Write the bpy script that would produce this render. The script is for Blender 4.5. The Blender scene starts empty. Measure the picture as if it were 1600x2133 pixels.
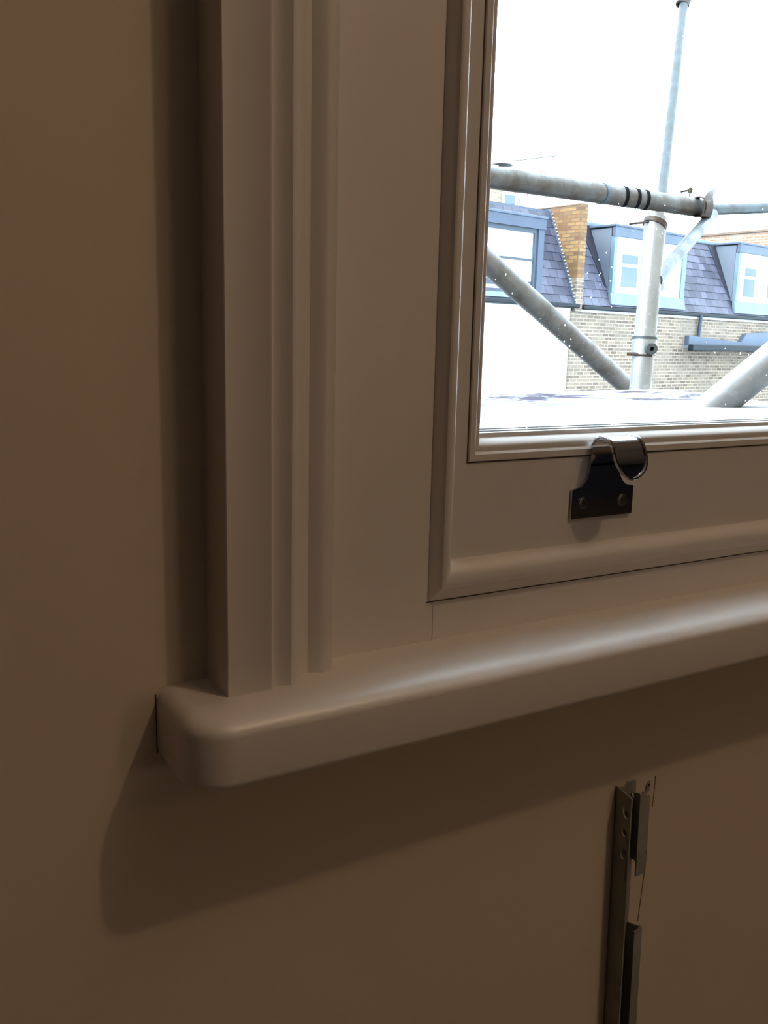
import bpy, bmesh, math, random
from mathutils import Vector, Matrix
random.seed(7)
PI = math.pi
scene = bpy.context.scene
COL = scene.collection

# ------------------------------------------------------------------ camera, sky, lamps, exposure
S = 0.42                     # camera to wall distance in metres
CAM = Vector((0.0, -0.42, 1.0))
cd = bpy.data.cameras.new('camera'); cam = bpy.data.objects.new('camera', cd); COL.objects.link(cam)
YAW, PITCH, ROLL, FPX = 0.541078847, -0.188445835, 0.0231796602, 1868.166
cy, sy, cp, sp = math.cos(YAW), math.sin(YAW), math.cos(PITCH), math.sin(PITCH)
fw = Vector((sy*cp, cy*cp, sp)); rt = Vector((cy, -sy, 0.0)); up = rt.cross(fw)
r2 = rt*math.cos(ROLL) + up*math.sin(ROLL); u2 = up*math.cos(ROLL) - rt*math.sin(ROLL)
m = Matrix((r2, u2, -fw)).transposed().to_4x4(); m.translation = CAM
cam.matrix_world = m
cd.sensor_fit = 'HORIZONTAL'; cd.sensor_width = 36.0; cd.lens = FPX/1600*36.0
cd.clip_start = 0.02; cd.clip_end = 500
scene.camera = cam

w = bpy.data.worlds.new('overcast_sky'); scene.world = w; w.use_nodes = True
nt = w.node_tree; nt.nodes.clear()
bg = nt.nodes.new('ShaderNodeBackground'); bg.inputs[1].default_value = 10.5
tc = nt.nodes.new('ShaderNodeTexCoord'); sep = nt.nodes.new('ShaderNodeSeparateXYZ')
cr = nt.nodes.new('ShaderNodeValToRGB'); cr.color_ramp.elements[0].position = 0.0; cr.color_ramp.elements[0].color = (0.66, 0.83, 1.0, 1)
cr.color_ramp.elements[1].position = 0.5; cr.color_ramp.elements[1].color = (0.72, 0.87, 1.0, 1)
ow = nt.nodes.new('ShaderNodeOutputWorld')
nt.links.new(tc.outputs['Generated'], sep.inputs[0]); nt.links.new(sep.outputs[2], cr.inputs[0])
nt.links.new(cr.outputs[0], bg.inputs[0]); nt.links.new(bg.outputs[0], ow.inputs[0])

def lamp(name, loc, power, color, radius):
    l = bpy.data.lights.new(name, 'POINT'); l.energy = power; l.color = color; l.shadow_soft_size = radius
    o = bpy.data.objects.new(name, l); COL.objects.link(o); o.location = loc; return o
WARM = (1.0, 0.70, 0.43)
lamp('ceiling_downlight_glow', (0.79, -0.92, 2.37), 13.6, WARM, 0.030)
lamp('opal_ceiling_lamp_glow', (1.7, -2.7, 2.15), 4.5, WARM, 0.20)
lamp('wall_fill_light', (1.25, -2.3, 1.10), 6.5, WARM, 0.16)  # unseen soft fill, added to brighten the lower right of the wall
sun = bpy.data.lights.new('hazy_sun', 'SUN'); sun.energy = 7.0; sun.angle = math.radians(24); sun.color = (1.0, .98, .95)
so = bpy.data.objects.new('hazy_sun', sun); COL.objects.link(so); so.rotation_euler = Vector((-.80, -.06, .60)).to_track_quat('Z', 'Y').to_euler()
pl = bpy.data.lights.new('window_portal', 'AREA'); pl.shape = 'RECTANGLE'; pl.size = 1.15; pl.size_y = 1.7
pl.cycles.is_portal = True
po = bpy.data.objects.new('window_portal', pl); COL.objects.link(po); po.location = (0.79, 0.10, 1.65); po.rotation_euler = (-PI/2, 0, 0)

vs = scene.view_settings
vs.view_transform = 'Standard'; vs.look = 'None'; vs.exposure = 0.0; vs.gamma = 1.0; vs.use_curve_mapping = False
scene.cycles.use_denoising = True
scene.cycles.max_bounces = 10; scene.cycles.diffuse_bounces = 5; scene.cycles.transparent_max_bounces = 12
scene.cycles.sample_clamp_indirect = 6.0

# ------------------------------------------------------------------ materials
class NT:
    def __init__(s, name):
        s.m = bpy.data.materials.new(name); s.m.use_nodes = True
        s.t = s.m.node_tree; s.b = s.t.nodes['Principled BSDF']; s.out = s.t.nodes['Material Output']
    def n(s, kind, **kw):
        x = s.t.nodes.new(kind)
        for k, v in kw.items(): setattr(x, k, v)
        return x
    def l(s, a, b): s.t.links.new(a, b)
    def coords(s, which='Object', scale=(1, 1, 1)):
        c = s.n('ShaderNodeTexCoord'); mp = s.n('ShaderNodeMapping'); mp.inputs['Scale'].default_value = scale
        s.l(c.outputs[which], mp.inputs[0]); return mp.outputs[0]
    def noise(s, vec, scale, detail=4, rough=.55):
        x = s.n('ShaderNodeTexNoise'); x.inputs['Scale'].default_value = scale; x.inputs['Detail'].default_value = detail
        x.inputs['Roughness'].default_value = rough; s.l(vec, x.inputs['Vector']); return x.outputs['Fac']
    def ramp(s, fac, stops):
        r = s.n('ShaderNodeValToRGB'); e = r.color_ramp.elements
        while len(e) < len(stops): e.new(.5)
        for i, (p, c) in enumerate(stops): e[i].position = p; e[i].color = (*c, 1)
        s.l(fac, r.inputs[0]); return r.outputs[0]
    def bump(s, h, strength, dist):
        b = s.n('ShaderNodeBump'); b.inputs['Strength'].default_value = strength; b.inputs['Distance'].default_value = dist
        s.l(h, b.inputs['Height']); s.l(b.outputs[0], s.b.inputs['Normal'])
    def mix(s, fac, a, b, mode='MIX'):
        x = s.n('ShaderNodeMix', data_type='RGBA', blend_type=mode)
        for sock, v in ((x.inputs['Factor'], fac), (x.inputs['A'], a), (x.inputs['B'], b)):
            pass
        def put(i, v):
            if hasattr(v, 'is_linked'): s.l(v, x.inputs[i])
            elif isinstance(v, (int, float)): x.inputs[i].default_value = v
            else: x.inputs[i].default_value = (*v, 1)
        put(0, fac); put(6, a); put(7, b); return x.outputs[2]

def simple(name, col, rough=.5, metal=0.0, var=.08, scale=20, bump=0.0, bscale=200, coat=0.0, spec=.5, bdist=.0005):
    k = NT(name); v = k.coords()
    f = k.noise(v, scale)
    lo = tuple(c*(1-var) for c in col); hi = tuple(min(1, c*(1+var)) for c in col)
    k.l(k.ramp(f, [(.3, lo), (.7, hi)]), k.b.inputs['Base Color'])
    k.b.inputs['Roughness'].default_value = rough; k.b.inputs['Metallic'].default_value = metal
    k.b.inputs['Specular IOR Level'].default_value = spec
    if coat: k.b.inputs['Coat Weight'].default_value = coat; k.b.inputs['Coat Roughness'].default_value = .38
    if bump: k.bump(k.noise(v, bscale, 3), bump, bdist)
    return k.m

M = {}
M['wall'] = simple('wall_emulsion', (.63, .535, .425), .75, var=.03, scale=3, bump=.25, bscale=160, spec=.25, bdist=.0006)
M['trim'] = simple('satin_trim_paint', (.65, .60, .56), .42, var=.015, scale=6, bump=.04, bscale=260, bdist=.0004, spec=.9, coat=.3)
M['sash'] = simple('satin_sash_paint', (.60, .565, .54), .48, var=.015, scale=6, bump=.03, bscale=260, bdist=.0004, spec=.28)
M['ceiling'] = simple('ceiling_paint', (.7, .68, .64), .8, var=.02)
M['floor'] = simple('floor_boards', (.16, .11, .07), .5, var=.25, scale=8)
M['dark_wall'] = simple('dark_blue_paint', (.06, .06, .075), .7, var=.1)
M['hairline'] = simple('brown_hairline', (.16, .085, .045), .9, var=.1)
M['crack'] = simple('open_joint', (.05, .038, .028), .9, var=.1)
M['chrome'] = simple('polished_chrome', (.55, .57, .62), .07, metal=1.0, var=.03, scale=60)
M['screw'] = simple('steel_screw', (.16, .16, .17), .35, metal=1.0, var=.1)
M['black'] = simple('black_recess', (.01, .01, .012), .6)
M['gasket'] = simple('grey_gasket', (0.121, 0.125, 0.125), .6)
M['upvc'] = simple('white_window_plastic', (0.319, 0.327, 0.334), .4, var=.02, spec=.2)
M['lead'] = simple('weathered_lead_sheet', (.055, .070, .098), .5, var=.12, scale=2.5, spec=.2)
M['lead_light'] = simple('pale_lead_sheet', (0.092, 0.125, 0.152), .45, var=.12, scale=2.5, spec=.2)
M['cheek'] = simple('painted_dormer_cheek', (0.045, 0.057, 0.081), .6, var=.05, scale=2, spec=.2)
M['cheek_pale'] = simple('pale_dormer_cheek', (.085, .098, .122), .6, var=.05, scale=2, spec=.2)
M['dark_strip'] = simple('dark_strip_slate', (.016, .015, .022), .7, var=.3, scale=6, spec=.2)
M['gutter'] = simple('black_gutter_plastic', (0.005, 0.007, 0.010), .6, var=.2, spec=.2)
M['pipe'] = simple('grey_downpipe', (0.022, 0.030, 0.041), .4, var=.1, spec=.2)
M['render'] = simple('white_render', (0.628, 0.628, 0.621), .8, var=.02, scale=1.5, spec=.2)
M['greyframe'] = simple('grey_sash_paint', (0.033, 0.043, 0.056), .45, var=.08, spec=.2)
M['plinth'] = simple('white_fascia', (0.317, 0.333, 0.341), .5, var=.03, spec=.2)
M['ground'] = simple('street_asphalt', (0.048, 0.048, 0.048), .9, var=.1, scale=1, spec=.2)
M['pot'] = simple('clay_pot', (0.124, 0.086, 0.062), .8, spec=.2)
M['aerial'] = simple('aerial_aluminium', (0.112, 0.112, 0.112), .4, metal=.6)
M['ext'] = simple('outer_render', (0.123, 0.118, 0.112), .8, spec=.2)
M['bluetape'] = simple('pale_blue_band', (0.048, 0.074, 0.101), .5, var=.15, scale=60, spec=.2)
M['blacktape'] = simple('black_tape', (.004, .004, .006), .9, var=.3, scale=80, spec=.05)

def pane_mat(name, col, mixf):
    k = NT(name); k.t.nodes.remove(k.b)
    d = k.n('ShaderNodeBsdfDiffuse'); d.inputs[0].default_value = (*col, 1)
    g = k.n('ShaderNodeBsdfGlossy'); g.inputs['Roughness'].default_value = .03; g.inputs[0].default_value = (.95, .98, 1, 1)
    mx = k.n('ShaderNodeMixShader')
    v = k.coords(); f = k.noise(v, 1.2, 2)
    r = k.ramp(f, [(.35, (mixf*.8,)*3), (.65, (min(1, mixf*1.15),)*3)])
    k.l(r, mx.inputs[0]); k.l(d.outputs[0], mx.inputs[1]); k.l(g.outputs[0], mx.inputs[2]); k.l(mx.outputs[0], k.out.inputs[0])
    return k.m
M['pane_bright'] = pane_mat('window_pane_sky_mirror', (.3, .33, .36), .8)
M['pane_blue'] = pane_mat('window_pane_net_curtain', (.06, .08, .09), .045)

def glass_mat():
    k = NT('window_glass_with_rain_spots'); k.t.nodes.remove(k.b)
    tr = k.n('ShaderNodeBsdfTransparent'); tr.inputs[0].default_value = (.97, .985, .98, 1)
    g = k.n('ShaderNodeBsdfGlossy'); g.inputs['Roughness'].default_value = .02
    lw_ = k.n('ShaderNodeLayerWeight'); pw_ = k.n('ShaderNodeMath', operation='POWER'); k.l(lw_.outputs['Facing'], pw_.inputs[0]); pw_.inputs[1].default_value = 5.0
    lw = k.n('ShaderNodeMath', operation='MULTIPLY_ADD'); k.l(pw_.outputs[0], lw.inputs[0]); lw.inputs[1].default_value = .9; lw.inputs[2].default_value = .03
    ms = k.n('ShaderNodeMixShader'); k.l(lw.outputs[0], ms.inputs[0]); k.l(tr.outputs[0], ms.inputs[1]); k.l(g.outputs[0], ms.inputs[2])
    c = k.coords('Object', (1, 1, 1))
    vo = k.n('ShaderNodeTexVoronoi'); vo.inputs['Scale'].default_value = 190; k.l(c, vo.inputs['Vector'])
    sepc = k.n('ShaderNodeSeparateColor'); k.l(vo.outputs['Color'], sepc.inputs[0])
    # only some cells hold a drop, sizes differ
    gt = k.n('ShaderNodeMath', operation='GREATER_THAN'); k.l(sepc.outputs[0], gt.inputs[0]); gt.inputs[1].default_value = .66
    sz = k.n('ShaderNodeMath', operation='MULTIPLY_ADD'); k.l(sepc.outputs[1], sz.inputs[0]); sz.inputs[1].default_value = .13; sz.inputs[2].default_value = .03
    lt = k.n('ShaderNodeMath', operation='LESS_THAN'); k.l(vo.outputs['Distance'], lt.inputs[0]); k.l(sz.outputs[0], lt.inputs[1])
    an = k.n('ShaderNodeMath', operation='MULTIPLY'); k.l(gt.outputs[0], an.inputs[0]); k.l(lt.outputs[0], an.inputs[1])
    nf = k.noise(c, 9, 2); n2 = k.n('ShaderNodeMath', operation='GREATER_THAN'); k.l(nf, n2.inputs[0]); n2.inputs[1].default_value = .47
    a2 = k.n('ShaderNodeMath', operation='MULTIPLY'); k.l(an.outputs[0], a2.inputs[0]); k.l(n2.outputs[0], a2.inputs[1])
    tl = k.n('ShaderNodeBsdfTranslucent'); tl.inputs[0].default_value = (.95, .97, 1, 1)
    m2 = k.n('ShaderNodeMixShader'); k.l(a2.outputs[0], m2.inputs[0]); k.l(ms.outputs[0], m2.inputs[1]); k.l(tl.outputs[0], m2.inputs[2])
    k.l(m2.outputs[0], k.out.inputs[0]); return k.m
M['glass'] = glass_mat()

def brick_mat(name, c1, c2, mortar, stain=None, bw=.225, rh=.075, ms=.012, seed_scale=1.3):
    k = NT(name); c = k.n('ShaderNodeTexCoord'); s = k.n('ShaderNodeSeparateXYZ'); k.l(c.outputs['Object'], s.inputs[0])
    a = k.n('ShaderNodeMath', operation='ADD'); k.l(s.outputs[0], a.inputs[0]); k.l(s.outputs[1], a.inputs[1])
    cb = k.n('ShaderNodeCombineXYZ'); k.l(a.outputs[0], cb.inputs[0]); k.l(s.outputs[2], cb.inputs[1])
    b = k.n('ShaderNodeTexBrick'); k.l(cb.outputs[0], b.inputs['Vector'])
    b.inputs['Scale'].default_value = 1; b.inputs['Brick Width'].default_value = bw; b.inputs['Row Height'].default_value = rh
    b.inputs['Mortar Size'].default_value = ms; b.inputs['Mortar Smooth'].default_value = .2
    b.inputs['Color1'].default_value = (*c1, 1); b.inputs['Color2'].default_value = (*c2, 1); b.inputs['Mortar'].default_value = (*mortar, 1)
    b.inputs['Bias'].default_value = -.1
    col = b.outputs['Color']
    f = k.noise(c.outputs['Object'], seed_scale, 5)
    if stain: col = k.mix(k.ramp(f, [(.42, (0, 0, 0)), (.68, (.75, .75, .75))]), col, stain)
    k.l(col, k.b.inputs['Base Color']); k.b.inputs['Roughness'].default_value = .9; k.b.inputs['Specular IOR Level'].default_value = .1
    k.bump(b.outputs['Fac'], -.4, .008); return k.m
M['stock'] = brick_mat('yellow_stock_brick', (0.164, 0.126, 0.091), (0.061, 0.046, 0.036), (0.235, 0.191, 0.150), (0.145, 0.121, 0.099))
M['partybrick'] = brick_mat('ochre_and_red_brick', (0.196, 0.118, 0.052), (0.075, 0.041, 0.027), (0.090, 0.068, 0.045), (0.113, 0.055, 0.032), ms=.01)
M['redbrick'] = brick_mat('pale_red_brick', (0.205, 0.085, 0.048), (0.232, 0.152, 0.108), (0.262, 0.209, 0.160), (0.281, 0.229, 0.186))
M['creambrick'] = brick_mat('distant_cream_brick', (0.242, 0.199, 0.137), (0.159, 0.127, 0.091), (0.308, 0.263, 0.204))

def slate_mat():
    k = NT('purple_grey_slates'); c = k.n('ShaderNodeTexCoord')
    b = k.n('ShaderNodeTexBrick'); k.l(c.outputs['UV'], b.inputs['Vector'])
    b.inputs['Scale'].default_value = 1; b.inputs['Brick Width'].default_value = .26; b.inputs['Row Height'].default_value = .19
    b.inputs['Mortar Size'].default_value = .007; b.inputs['Mortar Smooth'].default_value = .1; b.inputs['Bias'].default_value = 0
    b.inputs['Color1'].default_value = (.066, .065, .090, 1); b.inputs['Color2'].default_value = (.026, .026, .040, 1); b.inputs['Mortar'].default_value = (.010, .011, .018, 1)
    f = k.noise(c.outputs['UV'], 2.0, 4)
    col = k.mix(k.ramp(f, [(.45, (0, 0, 0)), (.7, (.55, .55, .55))]), b.outputs['Color'], (.024, .024, .036))
    k.l(col, k.b.inputs['Base Color']); k.b.inputs['Roughness'].default_value = .6; k.b.inputs['Specular IOR Level'].default_value = .25
    return k.m
M['slate'] = slate_mat()

def tube_mat(name, base, rust, metal=.55, rustamt=.62):
    k = NT(name); v = k.coords('Object'); f = k.noise(v, 14, 6, .65); f2 = k.noise(v, 90, 3)
    col = k.mix(k.ramp(f, [(.40, (0, 0, 0)), (rustamt, (1, 1, 1))]), base, rust)
    col = k.mix(k.ramp(f2, [(.58, (0, 0, 0)), (.72, (.5, .5, .5))]), col, tuple(c*1.5 for c in base))
    k.b.inputs['Specular IOR Level'].default_value = .25
    k.l(col, k.b.inputs['Base Color']); k.b.inputs['Metallic'].default_value = metal
    k.l(k.ramp(f, [(.3, (.38,)*3), (.7, (.6,)*3)]), k.b.inputs['Roughness'])
    k.bump(f2, .2, .001); return k.m
M['tube_rusty'] = tube_mat('grimy_galvanised_tube', (.085, .083, .080), (.056, .041, .031), .5)
M['tube_brown'] = tube_mat('brown_grey_tube', (.135, .128, .124), (.092, .078, .068), .5)
M['tube_clean'] = tube_mat('clean_galvanised_tube', (.24, .24, .24), (.17, .17, .17), .55, .8)
M['tube_grey'] = tube_mat('grey_galvanised_tube', (.056, .066, .072), (.047, .047, .047), .5, .8)
M['coupler'] = tube_mat('forged_coupler_steel', (.035, .03, .028), (.045, .03, .02), .4)

def ledge_mat():
    k = NT('white_roof_covering'); v = k.coords('Object', (2.4, 2.6, 1)); f = k.noise(v, 3.2, 7, .7); big = k.noise(k.coords('Object', (1, 1, 1)), 1.9, 2)
    s = k.n('ShaderNodeTexCoord'); sp_ = k.n('ShaderNodeSeparateXYZ'); k.l(s.outputs['Object'], sp_.inputs[0])
    mr = k.n('ShaderNodeMapRange'); k.l(sp_.outputs[1], mr.inputs[0]); mr.inputs[1].default_value = .42; mr.inputs[2].default_value = .58
    mu = k.n('ShaderNodeMath', operation='MULTIPLY'); k.l(k.ramp(f, [(.48, (0, 0, 0)), (.56, (1, 1, 1))]), mu.inputs[0]); k.l(mr.outputs[0], mu.inputs[1])
    col = k.mix(mu.outputs[0], (.34, .35, .355), (.070, .064, .084))
    k.l(col, k.b.inputs['Base Color']); k.b.inputs['Roughness'].default_value = 1.0; k.b.inputs['Specular IOR Level'].default_value = 0.0; return k.m
M['ledge'] = ledge_mat()

def bracket_mat():
    k = NT('tarnished_galvanised_steel'); v = k.coords('Object'); f = k.noise(v, 90, 6, .7); f2 = k.noise(v, 25, 3)
    col = k.mix(k.ramp(f2, [(.4, (0, 0, 0)), (.65, (1, 1, 1))]), (.30, .30, .27), (.21, .21, .185))
    col = k.mix(k.ramp(f, [(.62, (0, 0, 0)), (.72, (.8, .8, .8))]), col, (.09, .05, .03))
    k.l(col, k.b.inputs['Base Color']); k.b.inputs['Metallic'].default_value = .1; k.b.inputs['Roughness'].default_value = .5
    k.bump(f, .2, .0004); return k.m
M['bracket'] = bracket_mat()

# ------------------------------------------------------------------ mesh helpers
def link(name, bm, mat, parent=None, smooth=False, bevel=0, seg=2, kind=None):
    bmesh.ops.recalc_face_normals(bm, faces=bm.faces)
    me = bpy.data.meshes.new(name); bm.to_mesh(me); bm.free()
    o = bpy.data.objects.new(name, me); COL.objects.link(o)
    if mat: me.materials.append(M[mat])
    if smooth:
        for p in me.polygons: p.use_smooth = True
        es = me
        try: me.set_sharp_from_angle(angle=math.radians(35))
        except Exception: pass
    if bevel:
        b = o.modifiers.new('bevel', 'BEVEL'); b.width = bevel; b.segments = seg; b.limit_method = 'ANGLE'; b.harden_normals = False
    if parent: o.parent = parent
    if kind: o['kind'] = kind
    return o
def empty(name, loc=(0, 0, 0), rz=0, parent=None):
    o = bpy.data.objects.new(name, None); COL.objects.link(o); o.location = loc; o.rotation_euler = (0, 0, rz); o.empty_display_size = .05
    if parent: o.parent = parent
    return o
def tag(o, label, cat, group=None):
    o['label'] = label; o['category'] = cat
    if group: o['group'] = group
    return o
def bx(bm, x0, x1, y0, y1, z0, z1):
    vs_ = [bm.verts.new(p) for p in ((x0, y0, z0), (x1, y0, z0), (x1, y1, z0), (x0, y1, z0), (x0, y0, z1), (x1, y0, z1), (x1, y1, z1), (x0, y1, z1))]
    for f in ((0, 3, 2, 1), (4, 5, 6, 7), (0, 1, 5, 4), (1, 2, 6, 5), (2, 3, 7, 6), (3, 0, 4, 7)): bm.faces.new([vs_[i] for i in f])
def box(name, b, mat, parent=None, **kw):
    bm = bmesh.new(); bx(bm, *b); return link(name, bm, mat, parent, **kw)
def prism(bm, pts, axis, a, b):
    """pts 2D closed polygon; axis 'z': (x,y), 'x': (y,z), 'y': (x,z)"""
    def mk(p, t):
        return {'z': (p[0], p[1], t), 'x': (t, p[0], p[1]), 'y': (p[0], t, p[1])}[axis]
    A = [bm.verts.new(mk(p, a)) for p in pts]; B = [bm.verts.new(mk(p, b)) for p in pts]
    n = len(pts); bm.faces.new(A); bm.faces.new(B[::-1])
    for i in range(n): bm.faces.new((A[i], B[i], B[(i+1) % n], A[(i+1) % n]))
def sweep(bm, profile, path, closed=False):
    """profile: (s, y) pairs, s = distance inward from outer line in the xz plane, y depth. path: (x, z) corners with mitres; inward to the left-hand/right-hand given by n."""
    rows = []
    n = len(path)
    for i, p in enumerate(path):
        P = Vector(p)
        def nrm(a, b):
            d = (Vector(b)-Vector(a)).normalized(); return Vector((-d.y, d.x))
        if closed or 0 < i < n-1:
            n1 = nrm(path[(i-1) % n], p); n2 = nrm(p, path[(i+1) % n])
            mm = (n1+n2); mm = mm/(mm.dot(n1))
        elif i == 0: mm = nrm(p, path[1])
        else: mm = nrm(path[i-1], p)
        rows.append([bm.verts.new((P.x+mm.x*s, y, P.y+mm.y*s)) for s, y in profile])
    k = len(profile)
    rng = range(n if closed else n-1)
    for i in rng:
        a = rows[i]; b = rows[(i+1) % n]
        for j in range(k): bm.faces.new((a[j], a[(j+1) % k], b[(j+1) % k], b[j]))
    if not closed: bm.faces.new(rows[0]); bm.faces.new(rows[-1][::-1])
def arc(cx, cy_, rx, ry, a0, a1, n=8):
    return [(cx+rx*math.cos(math.radians(a0+(a1-a0)*i/n)), cy_+ry*math.sin(math.radians(a0+(a1-a0)*i/n))) for i in range(n+1)]
def boolean_cut(o, cutters):
    for c in cutters:
        md = o.modifiers.new('cut', 'BOOLEAN'); md.operation = 'DIFFERENCE'; md.solver = 'EXACT'; md.object = c
    dg = bpy.context.evaluated_depsgraph_get(); dg.update()
    me = bpy.data.meshes.new_from_object(o.evaluated_get(dg)); me.materials.clear() if False else None
    o.modifiers.clear(); o.data = me
    for c in cutters: bpy.data.objects.remove(c, do_unlink=True)
def tube_bm(bm, A, B, r, seg=28, thick=.004, hollow=True):
    A = Vector(A); B = Vector(B); d = (B-A).normalized(); q = d.to_track_quat('Z', 'Y').to_matrix()
    e1, e2 = q.col[0], q.col[1]
    def ring(C, rr): return [bm.verts.new(C+e1*rr*math.cos(2*PI*i/seg)+e2*rr*math.sin(2*PI*i/seg)) for i in range(seg)]
    a, b = ring(A, r), ring(B, r)
    for i in range(seg): bm.faces.new((a[i], a[(i+1) % seg], b[(i+1) % seg], b[i]))
    if hollow:
        c, e = ring(A, r-thick), ring(B, r-thick)
        for i in range(seg):
            j = (i+1) % seg
            bm.faces.new((c[i], e[i], e[j], c[j])); bm.faces.new((a[i], c[i], c[j], a[j])); bm.faces.new((b[i], b[j], e[j], e[i]))
    else: bm.faces.new(a[::-1]); bm.faces.new(b)

# ------------------------------------------------------------------ room shell
FZ, CZ = 0.0, 2.55
XL, XR, YB = -1.9, 6.0, -3.9
bm = bmesh.new()
WX0, WX1, WZ0, WZ1 = 0.20, 1.381, 0.842, 2.30     # hole for the box frame
T = 0.20
bx(bm, XL-.3, WX0, 0, T, FZ-.3, CZ+.5); bx(bm, WX1, XR+.3, 0, T, FZ-.3, CZ+.5)
bx(bm, WX0, WX1, 0, T, FZ-.3, WZ0); bx(bm, WX0, WX1, 0, T, WZ1, CZ+.5)
link('wall_front', bm, 'wall', kind='structure')
box('wall_left', (XL-.15, XL, YB, 0, FZ-.1, CZ+.1), 'dark_wall', kind='structure')
box('wall_right', (XR, XR+.15, YB, 0, FZ-.1, CZ+.1), 'dark_wall', kind='structure')
box('wall_back', (XL-.15, XR+.15, YB-.15, YB, FZ-.1, CZ+.1), 'dark_wall', kind='structure')
box('floor', (XL-.15, XR+.15, YB-.15, 0, FZ-.15, FZ), 'floor', kind='structure')
box('ceiling', (XL-.15, XR+.15, YB-.15, 0, CZ, CZ+.15), 'ceiling', kind='structure')

# ------------------------------------------------------------------ window: box frame, staff bead, sash, glass
MIDX = 0.79
def mx(x): return 2*MIDX-x
win = empty('window_1', (0, 0, 0)); win['kind'] = 'structure'
FY = -0.0034                                   # face of lining boards
zst = 1.0-0.4098*S                             # stool top
# box lining: left board, right board, head board, window board below the bead
xin = 0.669*S; zb = 1.0-0.352*S; ztop = 2.20
box('frame_lining', (WX0, xin+.004, FY, .11, zst-.004, WZ1), 'trim', win)
box('frame_lining', (mx(xin)-.004, WX1, FY, .11, zst-.004, WZ1), 'trim', win)
box('frame_lining', (xin+.004, mx(xin)-.004, FY, .11, ztop+.004, WZ1), 'trim', win)
box('frame_apron_board', (xin+.0043, mx(xin)-.0043, FY, .10, zst-.004, zb+.004), 'trim', win)
# staff bead, mitred all round (outer line -> inward)
W_ = 0.0180
prof = [(0.0002, .003), (0.0002, FY), (0.0003, FY-.0008), (0.0008, FY-.0016), (0.0040, FY-.0046), (0.0050, FY-.0062)]
prof += [(0.0078+.0062*math.sin(math.radians(t)), -.0112+.0100*(1-math.cos(math.radians(t)))) for t in range(-24, 91, 8)]
prof += [(.0140, -.0004), (.0140, .003)]
KX, KZ = 1.0, 1.60
x0, x1, z0, z1 = xin, mx(xin), zb-.0004, ztop
bm = bmesh.new()
rows = [[bm.verts.new((px+sx_*s_*KX, y_, pz+sz_*s_*KZ)) for s_, y_ in prof] for px, pz, sx_, sz_ in ((x0, z0, 1, 1), (x1, z0, -1, 1), (x1, z1, -1, -1), (x0, z1, 1, -1))]
for i in range(4):
    a, b = rows[i], rows[(i+1) % 4]
    for j in range(len(prof)): bm.faces.new((a[j], a[(j+1) % len(prof)], b[(j+1) % len(prof)], b[j]))
link('staff_bead', bm, 'trim', win, smooth=True)
# fine open joint under the bead and beside the apron board
box('open_joint', (xin-.001, mx(xin), FY-.0003, FY+.0008, zb-.0009, zb-.0004), 'crack', win)
# lower sash
SY = 0.0016
sx0, sz0 = 0.7126*S-.002, 1.0-0.2986*S-.006
sx1, sz1 = mx(sx0), 1.62
gx0, gz0 = 0.7360*S, 1.0-0.1640*S              # outer line of glazing bead
gx1, gz1 = mx(gx0), sz1-.032
sash = empty('sash', (0, 0, 0), parent=win)
bm = bmesh.new()
bx(bm, sx0, gx0+.004, SY, .042, sz0, sz1); bx(bm, gx1-.004, sx1, SY, .042, sz0, sz1)
bx(bm, gx0+.004, gx1-.004, SY, .042, sz0, gz0+.004); bx(bm, gx0+.004, gx1-.004, SY, .042, gz1-.004, sz1)
link('sash_frame', bm, 'sash', sash)
# glazing bead: flat band, arris, cove, fillet to glass
gy = 0.0135
pf = [(0.0004, SY+.004), (0.0004, SY-.0004), (0.0010, SY-.0012), (0.0046, SY-.0012), (0.0056, SY-.0004), (0.0060, SY+.0012)]
pf += [(0.0062+.0066*i/7, SY+.0014-.0022*math.sin(PI*i/7*.55)+.0082*(i/7)**2) for i in range(8)]
pf += [(0.0132, gy-.0022), (0.0158, gy-.0016), (0.0158, gy+.004), (0.0062, gy+.004)]
bm = bmesh.new(); sweep(bm, pf, [(gx0, gz0), (gx1, gz0), (gx1, gz1), (gx0, gz1)], closed=True)
link('glazing_bead', bm, 'sash', sash, smooth=True)
bm = bmesh.new(); sweep(bm, [(-.0003, SY-.0003), (.0004, SY-.0003), (.0004, SY+.001), (-.0003, SY+.001)], [(gx0, gz0), (gx1, gz0), (gx1, gz1), (gx0, gz1)], closed=True)
link('bead_joint', bm, 'crack', sash)
gl0x, gl0z = gx0+.0150, gz0+.0150
box('glass_pane', (gl0x-.004, mx(gl0x)+.004, gy, gy+.004, gl0z-.004, gz1-.011), 'glass', sash)
bm = bmesh.new()
sweep(bm, [(0.0, gy+.0042), (0.0, gy+.016), (0.0016, gy+.016), (.0016, gy+.0042)], [(gl0x, gl0z), (mx(gl0x), gl0z), (mx(gl0x), gz1-.015), (gl0x, gz1-.015)], closed=True)
link('glazing_spacer', bm, 'upvc', sash)
bm = bmesh.new()
sweep(bm, [(0.0016, gy+.0100), (0.0016, gy+.0106), (0.0021, gy+.0106), (.0021, gy+.0100)], [(gl0x, gl0z), (mx(gl0x), gl0z), (mx(gl0x), gz1-.015), (gl0x, gz1-.015)], closed=True)
link('glazing_gasket', bm, 'gasket', sash)
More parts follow.
